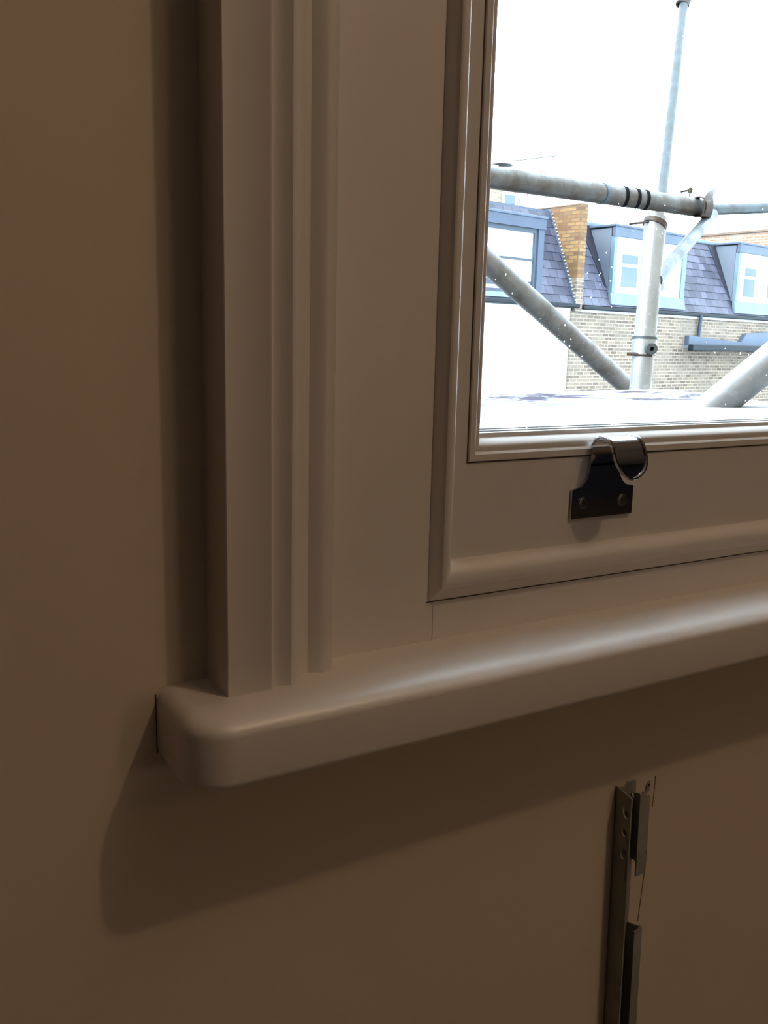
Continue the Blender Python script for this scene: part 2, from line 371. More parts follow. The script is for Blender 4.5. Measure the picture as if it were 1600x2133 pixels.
# upper sash behind, over the head
us = empty('upper_sash', (0, 0, 0), parent=win)
bm = bmesh.new(); uy0, uy1 = .048, .088
bx(bm, sx0, gx0+.012, uy0, uy1, sz1-.034, ztop+.01); bx(bm, mx(gx0+.012), sx1, uy0, uy1, sz1-.034, ztop+.01)
bx(bm, gx0+.012, mx(gx0+.012), uy0, uy1, sz1-.034, sz1); bx(bm, gx0+.012, mx(gx0+.012), uy0, uy1, ztop-.05, ztop+.01)
link('sash_frame', bm, 'sash', us)
box('glass_pane', (gx0+.01, mx(gx0+.01), .066, .070, sz1-.002, ztop-.045), 'glass', us)
# outer sill of the box frame
bm = bmesh.new(); prism(bm, [(.0996, zst-.02), (.24, zst-.05), (.24, zst-.012), (.0996, zst+.03)], 'x', WX0, WX1)
link('outer_sill', bm, 'upvc', win)

# ------------------------------------------------------------------ architrave and stool
def arch_profile():
    p = [(.3535, 0), (.3535, -.0695), (.3545, -.0705), (.4050, -.0705), (.4066, -.0716), (.4090, -.0716), (.4100, -.0706), (.4104, -.0628)]
    n = 10
    for i in range(1, n+1):                     # shallow cove rising to the crest
        t = i/n; p.append((.4105+.0235*t, -.0625-.0080*(1-math.cos(PI*t/2))))
    for i in range(1, n+1):                     # falling ogee
        t = i/n; p.append((.4340+.0360*t, -.0705+.0300*(0.5-0.5*math.cos(PI*t))))
    for i in range(1, 9):                       # small round
        t = i/8; p.append((.4700+.0310*t, -.0405-.0085*math.sin(PI*min(t*1.05, 1)*.72)))
    p.append((.5015, -.0440)); p.append((.5020, -.0410)); p.append((.5020, 0))
    return p
pr = [(x*S, y*S) for x, y in arch_profile()]
bm = bmesh.new(); prism(bm, pr, 'z', zst-.0015, 2.36)
link('trim_1', bm, 'trim', smooth=True, kind='structure')
bm = bmesh.new(); prism(bm, [(mx(x), y) for x, y in pr], 'z', zst-.0015, 2.36)
link('trim_2', bm, 'trim', smooth=True, kind='structure')
bm = bmesh.new(); prism(bm, [(y, 2.3*0+2.36-.0+(.5020*S-x)*0-(x-.3535*S)) for x, y in pr], 'x', .3535*S, mx(.3535*S))
link('trim_3', bm, 'trim', smooth=True, kind='structure')

# stool (inner window board) with rounded nosing and rounded ends
def stool():
    xl, xr = .290*S, mx(.290*S); yf = -.1305*S; zt, zbt = zst, 1.0-.4955*S
    R = .052*S                                   # plan corner radius
    # half section offset inwards e, height z : broad top round, small bottom round
    sec = []
    A, B = TOPA, TOPB
    for i in range(13):
        a = PI/2*i/12; sec.append((A*(1-math.sin(a)), zt-B*(1-math.cos(a))))   # from inner top to face
    sec = [(A*(1-math.sin(PI/2*i/12)), zt-B*(1-math.cos(PI/2*i/12))) for i in range(13)]
    rb = .0045
    sec += [(rb*(1-math.cos(PI/2*i/6)), zbt+rb*(1-math.sin(PI/2*i/6))) for i in range(7)]
    outline = []
    def path(e):
        # outline from wall left, round corner, front, corner, wall right, offset inward by e
        ex = e*ENDA/TOPA; rx = max(R-ex, .0008); ry = max(R-e, .0008)
        pts = [(xl+ex, .0)]
        pts += [(xl+ex+rx-rx*math.cos(t), yf+e+ry-ry*math.sin(t)) for t in [PI/2*i/14 for i in range(15)]]
        pts += [(xr-ex-rx+rx*math.sin(t), yf+e+ry-ry*math.cos(t)) for t in [PI/2*i/14 for i in range(15)]]
        pts += [(xr-ex, .0)]
        return pts
    bm = bmesh.new(); rows = [[bm.verts.new((x, y, z)) for x, y in path(e)] for e, z in sec]
    for a, b in zip(rows, rows[1:]):
        for i in range(len(a)-1): bm.faces.new((a[i], a[i+1], b[i+1], b[i]))
    bm.faces.new(rows[0]); bm.faces.new(rows[-1][::-1])
    bm.faces.new([r[0] for r in rows][::-1]); bm.faces.new([r[-1] for r in rows])
    return bm
TOPA, TOPB, ENDA = .0210, .0100, .0090
link('trim_4', stool(), 'trim', smooth=True, kind='structure')
# crack between stool end and plaster
box('trim_5', (.2893*S, .2905*S, -.0004, .001, 1.0-.494*S, zst-.004), 'crack', kind='structure')

# ------------------------------------------------------------------ sash lift (chrome hook)
def sash_lift():
    root = empty('sash_lift', (.4180, SY, .891))
    y0 = 0.0
    # base plate outline in local x,z : origin = plate bottom centre
    hw, nw, hb, th = .0270, .0125, .0190, .0019
    out = [(-hw+.0006, 0), (hw-.0006, 0), (hw, .0006), (hw, hb-.0006), (hw-.0006, hb)]
    out += [(hw-.004-(hw-.004-nw)*math.sin(t), hb+.0005+.0155*(1-math.cos(t))) for t in [PI/2*i/9 for i in range(10)]]
    left = [(-x, z) for x, z in out[::-1]]
    pts = out+left
    seen = []; 
    for p in pts:
        if not seen or (abs(p[0]-seen[-1][0])+abs(p[1]-seen[-1][1])) > 1e-6: seen.append(p)
    bm = bmesh.new(); prism(bm, seen, 'y', -th, 0)
    plate = link('plate', bm, 'chrome', root)
    cut = []
    # hook: strip following a curled side profile
    prof = [(-th/2, .0335)]
    zc, rr = .0405, .0105
    prof += [(-th/2, .039)]
    for i in range(0, 19):
        a = math.radians(180-(160)*i/18)         # from back over the top to the front
        prof.append((-th/2-rr-rr*math.cos(a), zc+ (rr+.0012)*math.sin(a)))
    # going down and forward to the tip
    ly, lz = prof[-1]
    for i in range(1, 12):
        t = i/11; prof.append((ly-.0045*t-.0010*math.sin(PI*t), lz-.0165*t))
    prof = [(-abs(y) if False else y, z) for y, z in prof]
    # arc length and width
    L = [0]
    for a, b in zip(prof, prof[1:]): L.append(L[-1]+math.hypot(b[0]-a[0], b[1]-a[1]))
    tot = L[-1]
    def width(s):
        wmax = nw+.0012*min(1, s/(tot*.6))
        dist = tot-s
        if dist < wmax*1.05: return wmax*math.sqrt(max(0.0, 1-((wmax*1.05-dist)/(wmax*1.05))**2))
        return wmax
    # refine near the tip
    samples = []
    N = 70
    for i in range(N+1):
        s = tot*(1-(1-i/N)**1.5) if i < N else tot
        k = max(j for j in range(len(L)) if L[j] <= s+1e-9); k = min(k, len(L)-2)
        f = (s-L[k])/(L[k+1]-L[k]); y = prof[k][0]+(prof[k+1][0]-prof[k][0])*f; z = prof[k][1]+(prof[k+1][1]-prof[k][1])*f
        samples.append((s, y, z))
    bm = bmesh.new(); top = []; bot = []; edge_pts = []
    for i, (s, y, z) in enumerate(samples):
        a = samples[max(0, i-1)]; b = samples[min(N, i+1)]
        d = Vector((b[1]-a[1], b[2]-a[2])).normalized(); nn = Vector((d.y, -d.x))      # normal in yz
        wv = max(width(s), .0002); K = 10
        top.append([bm.verts.new((wv*(2*j/K-1), y+nn.x*th/2, z+nn.y*th/2)) for j in range(K+1)])
        bot.append([bm.verts.new((wv*(2*j/K-1), y-nn.x*th/2, z-nn.y*th/2)) for j in range(K+1)])
        edge_pts.append((s, wv, y, z, nn))
    for i in range(N):
        for j in range(10):
            bm.faces.new((top[i][j], top[i][j+1], top[i+1][j+1], top[i+1][j])); bm.faces.new((bot[i][j], bot[i+1][j], bot[i+1][j+1], bot[i][j+1]))
        for j in (0, 10): bm.faces.new((top[i][j], top[i+1][j], bot[i+1][j], bot[i][j]))
    for i in (0, N):
        for j in range(10): bm.faces.new((top[i][j], bot[i][j], bot[i][j+1], top[i][j+1]))
    hook = link('hook', bm, 'chrome', root, smooth=True)
    # raised rim on the outer face of the hook, from the crest round the tip
    sel = [e for e in edge_pts if e[0] > tot*.30]
    rimpath = []
    sgn = 1
    for side in (1, -1):
        seq = sel if side == 1 else sel[::-1]
        for s, wv, y, z, nn in seq:
            off = (th/2)
            q = Vector((side*max(wv-.0007, 0), y, z))
            c1 = Vector((q.x, y+nn.x*off, z+nn.y*off)); c2 = Vector((q.x, y-nn.x*off, z-nn.y*off))
            rimpath.append(c1 if (c1.z+abs(c1.y)) > (c2.z+abs(c2.y)) else c2)
    clean = []
    for q in rimpath:
        if not clean or (q-clean[-1]).length > .0004: clean.append(q)
    bm = bmesh.new(); rings = []
    for i, q in enumerate(clean):
        d = (clean[min(i+1, len(clean)-1)]-clean[max(i-1, 0)]).normalized()
        e1 = d.cross(Vector((0.3, 1, .2))).normalized(); e2 = d.cross(e1).normalized()
        if rings:                                  # keep frames aligned
            e1 = (pe1-d*pe1.dot(d)).normalized(); e2 = d.cross(e1).normalized()
        pe1 = e1
        rings.append([bm.verts.new(q+(e1*math.cos(2*PI*k/8)+e2*math.sin(2*PI*k/8))*.0012) for k in range(8)])
    for a, b in zip(rings, rings[1:]):
        for k in range(8): bm.faces.new((a[k], a[(k+1) % 8], b[(k+1) % 8], b[k]))
    bm.faces.new(rings[0]); bm.faces.new(rings[-1][::-1])
    link('rim', bm, 'chrome', root, smooth=True)
    for sx, sz in ((-.0170, .0100), (.0175, .0095)):
        bm = bmesh.new()
        seg = 24; R0, R1 = .0034, .0026
        def ring(r, y): return [bm.verts.new((sx+r*math.cos(2*PI*k/seg), y, sz+r*math.sin(2*PI*k/seg))) for k in range(seg)]
        rr_ = [ring(.0042, -th-.00002), ring(.0040, -th-.0005), ring(.0034, -th-.0008), ring(.0014, -th-.0006)]
        for a, b in zip(rr_, rr_[1:]):
            for k in range(seg): bm.faces.new((a[k], a[(k+1) % seg], b[(k+1) % seg], b[k]))
        bm.faces.new(rr_[-1])
        sc = link('screw', bm, 'screw', root, smooth=True)
        bm = bmesh.new(); prism(bm, [(sx+.0014*math.cos(PI/3*k+.2), sz+.0014*math.sin(PI/3*k+.2)) for k in range(6)], 'y', -th-.0009, -th-.0003)
        link('drive_socket', bm, 'black', sc)
    tag(root, 'polished chrome sash lift hook screwed to the bottom rail of the window', 'window handle')
sash_lift()

# ------------------------------------------------------------------ radiator bracket strip below the stool
def bracket():
    root = empty('wall_bracket', (.4590, 0, .40)); root.rotation_euler = (0, -.0305, 0)
    tag(root, 'tarnished grey metal channel bracket fixed upright on the wall below the sill', 'bracket')
    z1 = .292; t = .0012; yl = -.0155; wd = .0194
    pts = [(-.0002, -.40), (yl, -.40), (yl, z1-.0025), (yl+.0025, z1-.0012), (yl+.0045, z1-.0015), (-.0002, z1+.001)]
    bm = bmesh.new(); prism(bm, pts, 'x', 0, t)
    fl = link('left_flange', bm, 'bracket', root)
    def cyl(y, z, ry, rz, tilt=0):
        b = bmesh.new(); prism(b, [(y+ry*math.cos(2*PI*k/20)+tilt*math.sin(2*PI*k/20), z+rz*math.sin(2*PI*k/20)) for k in range(20)], 'x', -.004, .006)
        c = link('cutter', b, None); c.parent = root; return c
    H = ((-.0105, .2765, .0026, .0042, .0012), (-.0105, .2610, .0026, .0028, 0), (-.0112, .2450, .0030, .0046, -.0009))
    cuts = [cyl(*h) for h in H]
    bpy.context.view_layer.update(); boolean_cut(fl, cuts)
    sc = -.0112
    sl = [(sc+.0025*math.cos(a), .2560+.0025*math.sin(a)) for a in [PI*i/8 for i in range(9)]]
    sl += [(sc+.0025*math.cos(a), .2270+.0040*math.sin(a)) for a in [PI+PI*i/8 for i in range(9)]]
    bm = bmesh.new(); prism(bm, sl, 'x', -.0008, .0001)
    ps = link('pressed_slot', bm, 'bracket', root)
    cs = [cyl(*H[1]), cyl(*H[2])]
    bpy.context.view_layer.update(); boolean_cut(ps, cs)
    web = [(0, -.40), (wd, -.40), (wd, z1), (wd-.002, z1+.001), (wd-.006, z1+.0002), (wd-.008, z1+.0014), (wd-.011, z1-.002), (wd-.015, z1-.0010), (0, z1-.003)]
    bm = bmesh.new(); prism(bm, web, 'y', -.0013, -.0001); link('back_web', bm, 'bracket', root)
    def lip(x0_, top, zb_, r):
        e = [(x0_, zb_)] + [(wd-r+r*math.sin(t_), zb_+r-r*math.cos(t_)) for t_ in [PI/2*i/6 for i in range(7)]] + top + [(x0_, top[-1][1])]
        bm = bmesh.new(); prism(bm, e, 'y', yl+.0006, yl+.0017); o_ = link('right_lip', bm, 'bracket', root)
        zt_ = top[0][1]
        bm = bmesh.new(); prism(bm, [(yl+.0017, zb_+r), (-.0012, zb_+r), (-.0012, zt_-.004), (yl+.0017, zt_)], 'x', wd-.001, wd)
        link('lip_return', bm, 'bracket', o_)
    lip(.0094, [(wd, z1-.0055), (wd-.0032, z1-.0050), (wd-.0036, z1-.0028), (wd-.0006, z1-.0010), (wd-.0004, z1+.0060), (wd-.0026, z1+.0056), (wd-.0042, z1+.0030), (wd-.0046, z1-.0006), (wd-.0066, z1-.0018), (wd-.0070, z1-.0004), (wd-.0080, z1-.0020)], .2255, .0045)
    lip(.0116, [(wd, .1810), (wd-.0012, .1823), (wd-.0050, .1800)], -.40, .0006)
    bm = bmesh.new(); prism(bm, [(wd-.0022+.0009*math.cos(2*PI*k/12), z1+.0034+.0012*math.sin(2*PI*k/12)) for k in range(12)], 'y', yl+.0004, yl+.0007)
    link('screw_hole', bm, 'black', root)
    h = [(-.0012, z1-.012), (-.0110, z1-.012), (-.0118, z1-.004), (-.0105, z1-.0015), (-.0090, z1-.003), (-.0092, z1-.0080), (-.0060, z1-.0085), (-.0012, z1-.007)]
    bm = bmesh.new(); prism(bm, h, 'x', .0052, .0064); link('hook_tab', bm, 'bracket', root)
bracket()
# paint cracks beside the bracket
bm = bmesh.new(); prism(bm, [(.4843, .573), (.4848, .573), (.4883, .624), (.4877, .624)], 'y', -.0003, .0002)
tag(link('plaster_crack', bm, 'hairline'), 'thin brown paint crack between the two right flanges of the metal bracket', 'crack')
bm = bmesh.new(); prism(bm, [(.4898, .666), (.4902, .666), (.4910, .690), (.4900, .6905), (.4905, .688)], 'y', -.0003, .0002)
tag(link('plaster_crack', bm, 'hairline'), 'short thin paint crack at the upper right of the metal bracket top', 'crack')

# ------------------------------------------------------------------ outside: white flat roof beyond the sill
def C_(p): return (CAM.x+p[0], CAM.y+p[1], CAM.z+p[2])
LZ = 1.0-.080
poly = [(-1.2, .2005), (-1.2, .735), (.20, .745), (.889, .750), (1.118, .812), (1.258, .810), (1.36, .822), (1.405, .815), (1.347, .705), (1.265, .537), (1.20, .40), (1.15, .2005)]
bm = bmesh.new(); prism(bm, poly, 'z', LZ-.10, LZ)
tag(link('flat_roof_ledge', bm, 'ledge', bevel=.004), 'blown out white flat ledge with grey stains just outside the window', 'ledge')
box('street', (-60, 90, .5, 110, -8.2, -8.0), 'ground', kind='structure')
bm = bmesh.new(); bx(bm, XL-.3, XR+.3, .0, .2, -8, FZ-.3)
link('wall_outer', bm, 'ext', kind='structure')

# ------------------------------------------------------------------ scaffold
TR = .02415
def tube(name, A, B, mat, label, r=TR, group='scaffold tubes outside the window', ext=0):
    A = Vector(C_(A)); B = Vector(C_(B)); d = (B-A).normalized(); A = A-d*ext
    root = empty(name, A)
    bm = bmesh.new(); tube_bm(bm, (0, 0, 0), B-A, r)
    o = link(name, bm, mat, smooth=True); o.location = A; bpy.data.objects.remove(root)
    return tag(o, label, 'scaffold tube', group)
SA_, SB_ = (2.166, 1.823, .375), (1.578, 1.470, .147)
D2A, D2B = (1.053, .857, -.083), (1.592, .637, .396)
std = tube('scaffold_tube', (1.49, 1.432, -1.2), (1.582, 1.486, .284), 'tube_clean', 'pale upright scaffold standard with a bolted collar below the long horizontal tube', ext=2.5)
tube('scaffold_tube', (3.50, 3.27, .52), (4.378, 4.02, 2.03), 'tube_grey', 'thin grey upright scaffold tube rising against the white sky')
hz_ = tube('scaffold_tube', (1.150, 1.634, .352), (2.085, 1.7895, .3815), 'tube_rusty', 'thick grimy horizontal scaffold tube with black tape rings crossing the view', ext=.9)
tube('scaffold_tube', (3.30, 2.87, .600), (5.80, 2.945, .8875), 'tube_grey', 'grey horizontal scaffold tube running right from the flared coupler')
tube('scaffold_tube', SA_, SB_, 'tube_grey', 'short pale diagonal strut joining the upright standard to the horizontal tubes', r=.0160)
tube('scaffold_tube', (1.00, 1.494, .236), (1.80, 1.699, -.132), 'tube_brown', 'brown grey diagonal scaffold brace sloping down from the left window edge', ext=.9)
tube('scaffold_tube', D2A, D2B, 'tube_clean', 'large bright diagonal scaffold tube standing on the white ledge at right', ext=.04)

def on_tube(A, B, t): return Vector(C_(A)).lerp(Vector(C_(B)), t)
HA, HB = (1.150, 1.634, .352), (2.085, 1.7895, .3815)
def sleeve(parent, name, A, B, t, length, r, mat, skew=0):
    p = on_tube(A, B, t); d = (Vector(B)-Vector(A)).normalized()
    q = d.to_track_quat('Z', 'Y').to_matrix(); e1, e2 = q.col[0], q.col[1]
    bm = bmesh.new(); seg = 32; rows = []
    for s, rr in ((-length/2, TR), (-length/2, r), (length/2, r), (length/2, TR)):
        rows.append([bm.verts.new(p + d*(s + skew*math.cos(2*PI*k/seg)*1.0) + (e1*math.cos(2*PI*k/seg)+e2*math.sin(2*PI*k/seg))*rr) for k in range(seg)])
    for a, b in zip(rows, rows[1:]):
        for k in range(seg): bm.faces.new((a[k], a[(k+1) % seg], b[(k+1) % seg], b[k]))
    o = link(name, bm, mat, smooth=True)
    if parent:
        o.parent = parent; o.matrix_parent_inverse = Matrix.Translation(-parent.location)
    return o
sleeve(hz_, 'blue_band', HA, HB, .514, .012, TR+.0012, 'bluetape')
for t in (.609, .663, .705): sleeve(hz_, 'tape_ring', HA, HB, t, .013, TR+.0008, 'blacktape', skew=.014)

# collar coupler on the standard
SA, SB = (1.49, 1.432, -1.2), (1.582, 1.486, .284)
def zt_(z): return (z-SA[2])/(SB[2]-SA[2])
col = empty('scaffold_coupler', on_tube(SA, SB, zt_(-.02)))
tag(col, 'pale bolted collar coupler round the lower part of the upright standard', 'scaffold coupler', 'scaffold couplers')
sleeve(col, 'collar', SA, SB, zt_(.005), .046, TR+.0035, 'tube_clean')
sleeve(col, 'ring', SA, SB, zt_(.0195), .005, TR+.0050, 'tube_grey')
def at_cam(px, py, dep):   # metres from the camera along a view direction
    v = Vector(((px-800)/FPX, (py-1066.5)/FPX, 1.0))
    return CAM + (r2*v.x - u2*v.y + fw)*dep
bp = Vector((1.5665, .9965, .9945))
pc = on_tube(SA, SB, zt_(-.004))
toward = Vector((rt.x, rt.y, 0)).normalized()
facing = Vector((-sy, -cy, 0))
bm = bmesh.new(); c0 = pc+toward*.006+facing*.022
tube_bm(bm, c0, c0+facing*.022, .0125, 24, .0075)
o = link('bolt_boss', bm, 'tube_grey', col, smooth=True); o.matrix_parent_inverse = Matrix.Translation(-col.location)
bm = bmesh.new(); c1 = pc-toward*.040+facing*.010+Vector((0, 0, -.012)); c2 = pc+toward*.012+facing*.030+Vector((0, 0, -.013))
tube_bm(bm, c1, c2, .004, 12, .001, hollow=False)
o = link('bolt_rod', bm, 'coupler', col, smooth=True); o.matrix_parent_inverse = Matrix.Translation(-col.location)

# top coupler of the standard, under the horizontal tube
pc = on_tube(SA, SB, zt_(.272))
ct = empty('scaffold_coupler', pc); tag(ct, 'small coupler with a bolt where the upright standard meets the horizontal tube', 'scaffold coupler', 'scaffold couplers')
bm = bmesh.new(); tube_bm(bm, pc+Vector((-.003, 0, -.008)), pc+Vector((.002, 0, .002)), .0275, 24, .004)
o = link('ring', bm, 'coupler', ct, smooth=True); o.matrix_parent_inverse = Matrix.Translation(-pc)
bm = bmesh.new(); tube_bm(bm, pc-toward*.060+facing*.005+Vector((0, 0, -.004)), pc-toward*.020+facing*.015, .0026, 12, .001, hollow=False)
o = link('bolt', bm, 'coupler', ct, smooth=True); o.matrix_parent_inverse = Matrix.Translation(-pc)
bm = bmesh.new(); tube_bm(bm, pc, pc+Vector((0, 0, .022)), .019, 20, .003, hollow=False)
o = link('saddle', bm, 'tube_clean', ct, smooth=True); o.matrix_parent_inverse = Matrix.Translation(-pc)

# flared swivel coupler at the end of the horizontal tube
E1 = at_cam(1472, 432, 2.47)
fc = empty('scaffold_coupler', E1); tag(fc, 'dark flared coupler jaw gripping the right end of the horizontal tube', 'scaffold coupler', 'scaffold couplers')
def jaw():
    d = (Vector(HB)-Vector(HA)).normalized(); upv = Vector((0, 0, 1)); fr = facing
    # curved band: sweeps round the tube's near side, flaring to a horn at the top
    bm = bmesh.new(); rows = []
    K = 20
    for i in range(K+1):
        a = math.radians(-75+ 165*i/K)           # angle round the tube from below to the top
        rr = TR+.004
        c = fr*math.cos(a)*rr + upv*math.sin(a)*rr
        t = max(0, (i/K-.62)/.38)
        flare = d*(.052*t**1.6)+upv*(.020*t)
        hw_ = .024*(1-.86*t**1.2) if t else .024
        hw_ = hw_*(.75+.25*math.cos((i/K-.4)*2.2))
        nn = (fr*math.cos(a)+upv*math.sin(a))
        ctr = E1 + c + flare - d*.010
        rows.append(([bm.verts.new(ctr+d*hw_*s) for s in (-1, -.3, .3, 1)], [bm.verts.new(ctr+d*hw_*s+nn*.005) for s in (-1, -.3, .3, 1)]))
    for (a, b), (c, e) in zip(rows, rows[1:]):
        for j in range(3):
            bm.faces.new((a[j], a[j+1], c[j+1], c[j])); bm.faces.new((b[j], e[j], e[j+1], b[j+1]))
        for j in (0, 3): bm.faces.new((a[j], c[j], e[j], b[j]))
    for a, b in (rows[0], rows[-1]):
        for j in range(3): bm.faces.new((a[j], b[j], b[j+1], a[j+1]))
    return bm
o = link('jaw', jaw(), 'coupler', fc, smooth=True); o.matrix_parent_inverse = Matrix.Translation(-E1)
bm = bmesh.new(); dd = (Vector(HB)-Vector(HA)).normalized()
tube_bm(bm, E1-dd*.045+Vector((0, 0, -.002))-facing*.0, E1-dd*.020, TR+.0035, 24, .003)
o = link('band', bm, 'coupler', fc, smooth=True); o.matrix_parent_inverse = Matrix.Translation(-E1)
# little wing nut standing above the tube
P0 = at_cam(1438, 397, 2.47)
bm = bmesh.new(); tube_bm(bm, P0-toward*.026+Vector((0, 0, -.004)), P0+toward*.006+Vector((0, 0, .003)), .0028, 10, .001, hollow=False)
tube_bm(bm, P0+Vector((0, 0, -.006)), P0+Vector((0, 0, .007)), .0055, 8, .001, hollow=False)
tube_bm(bm, P0+Vector((0, 0, -.060))-facing*.0, P0+Vector((0, 0, -.004)), .0022, 8, .001, hollow=False)
o = link('bolt', bm, 'coupler', fc, smooth=True); o.matrix_parent_inverse = Matrix.Translation(-E1)
# top clamp on far upright
P1 = Vector(C_((4.34, 3.99, 1.955)))
tc_ = empty('scaffold_coupler', P1); tag(tc_, 'dark coupler at the top of the thin upright tube at the photo edge', 'scaffold coupler', 'scaffold couplers')
bm = bmesh.new(); tube_bm(bm, P1+Vector((-.01, 0, -.01)), P1+Vector((.02, 0, .06)), .04, 16, .01)
o = link('collar', bm, 'coupler', tc_, smooth=True); o.matrix_parent_inverse = Matrix.Translation(-P1)
bm = bmesh.new(); tube_bm(bm, P1+Vector((-.07, 0, .04)), P1+Vector((.12, -.05, .05)), .016, 12, .01)
o = link('bolt', bm, 'coupler', tc_, smooth=True); o.matrix_parent_inverse = Matrix.Translation(-P1)

# ------------------------------------------------------------------ terrace of houses opposite
HO = Vector((13.528, 14.614-.42, 1.795)); HR = math.radians(8.436)
# local axes: x along the street to the right, y away, z up; origin at the eaves beside the party wall
def slates(name, x0, x1, parent, ztop_=1.82, run=.75, z0=.05):
    ang = math.atan2(ztop_-z0, run); Lr = math.hypot(ztop_-z0, run); rows = int(round(Lr/.19)); g = Lr/rows
    bm = bmesh.new(); uvl = bm.loops.layers.uv.new('UVMap')
    cA, sA = math.cos(ang), math.sin(ang)
    def P(x, s, h): return (x, s*cA-h*sA, z0+s*sA+h*cA)
    for i in range(rows):
        s0, s1 = i*g, (i+1)*g+.01
        q = [bm.verts.new(P(x, s, h)) for x, s, h in ((x0, s0, .014), (x1, s0, .014), (x1, s1, .002), (x0, s1, .002), (x0, s0, 0), (x1, s0, 0))]
        f = bm.faces.new(q[:4]); 
        for lp, uv_ in zip(f.loops, ((x0, i*.19+.004), (x1, i*.19+.004), (x1, (i+1)*.19), (x0, (i+1)*.19))): lp[uvl].uv = uv_
        f2 = bm.faces.new((q[4], q[5], q[1], q[0]))
        for lp in f2.loops: lp[uvl].uv = (x0, .0)
    b0 = [bm.verts.new(P(x, s, h)) for x, s, h in ((x0, 0, -.06), (x1, 0, -.06), (x1, Lr, -.06), (x0, Lr, -.06), (x0, 0, 0), (x1, 0, 0), (x1, Lr, 0), (x0, Lr, 0))]
    for f in ((0, 3, 2, 1), (4, 5, 6, 7), (0, 1, 5, 4), (1, 2, 6, 5), (2, 3, 7, 6), (3, 0, 4, 7)): bm.faces.new([b0[k] for k in f])
    return link(name, bm, 'slate', parent)
def dormer(parent, x0, x1, zb_, zt0, white, panes, style):
    """front at y=.05 running back into the roof"""
    bm = bmesh.new(); yF, yB = .06, 1.1
    # cheeks with sloping foot
    ang = math.atan2(1.77, .75)
    def yroof(z): return (z-.05)/math.tan(ang)
    bx(bm, x0, x1, yF+.06, yB, zb_, zt0-.02)
    d = link('dormer', bm, 'cheek_pale' if white else 'cheek', parent)
    bm = bmesh.new(); bx(bm, x0-.05, x1+.05, -.02, yB+.1, zt0, zt0+.05); link('flat_top', bm, 'lead', d, bevel=.01)
    bm = bmesh.new(); bx(bm, x0-.02, x1+.02, .0, .08, zt0-.20, zt0); link('fascia', bm, 'lead' if white else 'cheek', d)
    if white:
        ca, sa = math.cos(ang), math.sin(ang)
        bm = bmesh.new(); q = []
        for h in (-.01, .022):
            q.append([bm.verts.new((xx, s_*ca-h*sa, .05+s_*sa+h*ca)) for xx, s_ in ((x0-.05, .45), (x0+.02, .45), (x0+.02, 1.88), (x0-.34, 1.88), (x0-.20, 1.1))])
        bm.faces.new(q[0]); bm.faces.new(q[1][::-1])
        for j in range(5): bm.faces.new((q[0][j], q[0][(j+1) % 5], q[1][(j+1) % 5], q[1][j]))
        link('side_strip', bm, 'dark_strip', d)  # darker strip on the slope, left of the cheek
        box('pilaster', (x0, x0+.10, .02, .13, zb_, zt0-.20), 'lead_light', d); box('pilaster', (x1-.17, x1, .02, .13, zb_, zt0-.20), 'lead_light', d)
        a, b = x0+.10, x1-.17
        bm = bmesh.new(); bx(bm, a, b, .045, .075, zb_, zt0-.20)
        fr = link('window_frame', bm, 'upvc', d)
        for (p0, p1, q0, q1) in panes:
            bm = bmesh.new(); bx(bm, p0, p1, .042, .050, q0, q1); link('pane', bm, 'pane_blue', fr)
    else:
        box('pilaster', (x0, x0+.17, .02, .13, zb_, zt0-.20), 'cheek', d); box('pilaster', (x1-.17, x1, .02, .13, zb_, zt0-.20), 'cheek', d)
        a, b, lo, hi = x0+.17, x1-.17, zb_, zt0-.20
        bm = bmesh.new()
        bx(bm, a, a+.05, .05, .09, lo, hi); bx(bm, b-.08, b, .05, .09, lo, hi); bx(bm, a+.05, b-.08, .05, .09, hi-.09, hi)
        bx(bm, a+.05, b-.08, .05, .09, lo, lo+.05); bx(bm, a+.05, b-.08, .06, .10, (lo+hi)/2-.0, (lo+hi)/2+.05)
        fr = link('window_frame', bm, 'greyframe', d)
        bm = bmesh.new(); bx(bm, a+.05, b-.08, .08, .085, lo+.05, (lo+hi)/2); link('pane', bm, 'pane_bright', fr)
        bm = bmesh.new(); bx(bm, a+.05, b-.08, .08, .085, (lo+hi)/2+.05, hi-.09); link('pane', bm, 'pane_bright', fr)
        bm = bmesh.new(); bx(bm, a+.05, b-.08, .074, .079, lo+.13, lo+.24); link('dark_reflection', bm, 'greyframe', fr)  # dark reflection low in the pane, built as a strip in frame colour
    # lead apron under the window
    bm = bmesh.new(); prism(bm, [(.03, zb_), (.09, zb_), (yroof(.10)+.03, .10), (-.025, .10)], 'x', x0-.03, x1+.03)
    link('apron', bm, 'lead_light', d)
    return d

# left white rendered house
hl = empty('terraced_house', HO, HR); tag(hl, 'white rendered terraced house with slate mansard and grey framed dormer at left', 'house', 'terraced houses opposite')
box('wall', (-22, -.30, .03, 6, -9.7, -.03), 'render', hl)
slates('slate_roof', -22, -.215, hl, 2.0, .82)
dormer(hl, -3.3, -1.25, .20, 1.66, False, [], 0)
bm = bmesh.new(); bx(bm, -22, -.12, -.09, .035, -.02, .065); link('gutter', bm, 'gutter', hl, bevel=.02)
box('flat_roof', (-22, -.3, .8, 6, 1.9, 2.0), 'lead', hl)
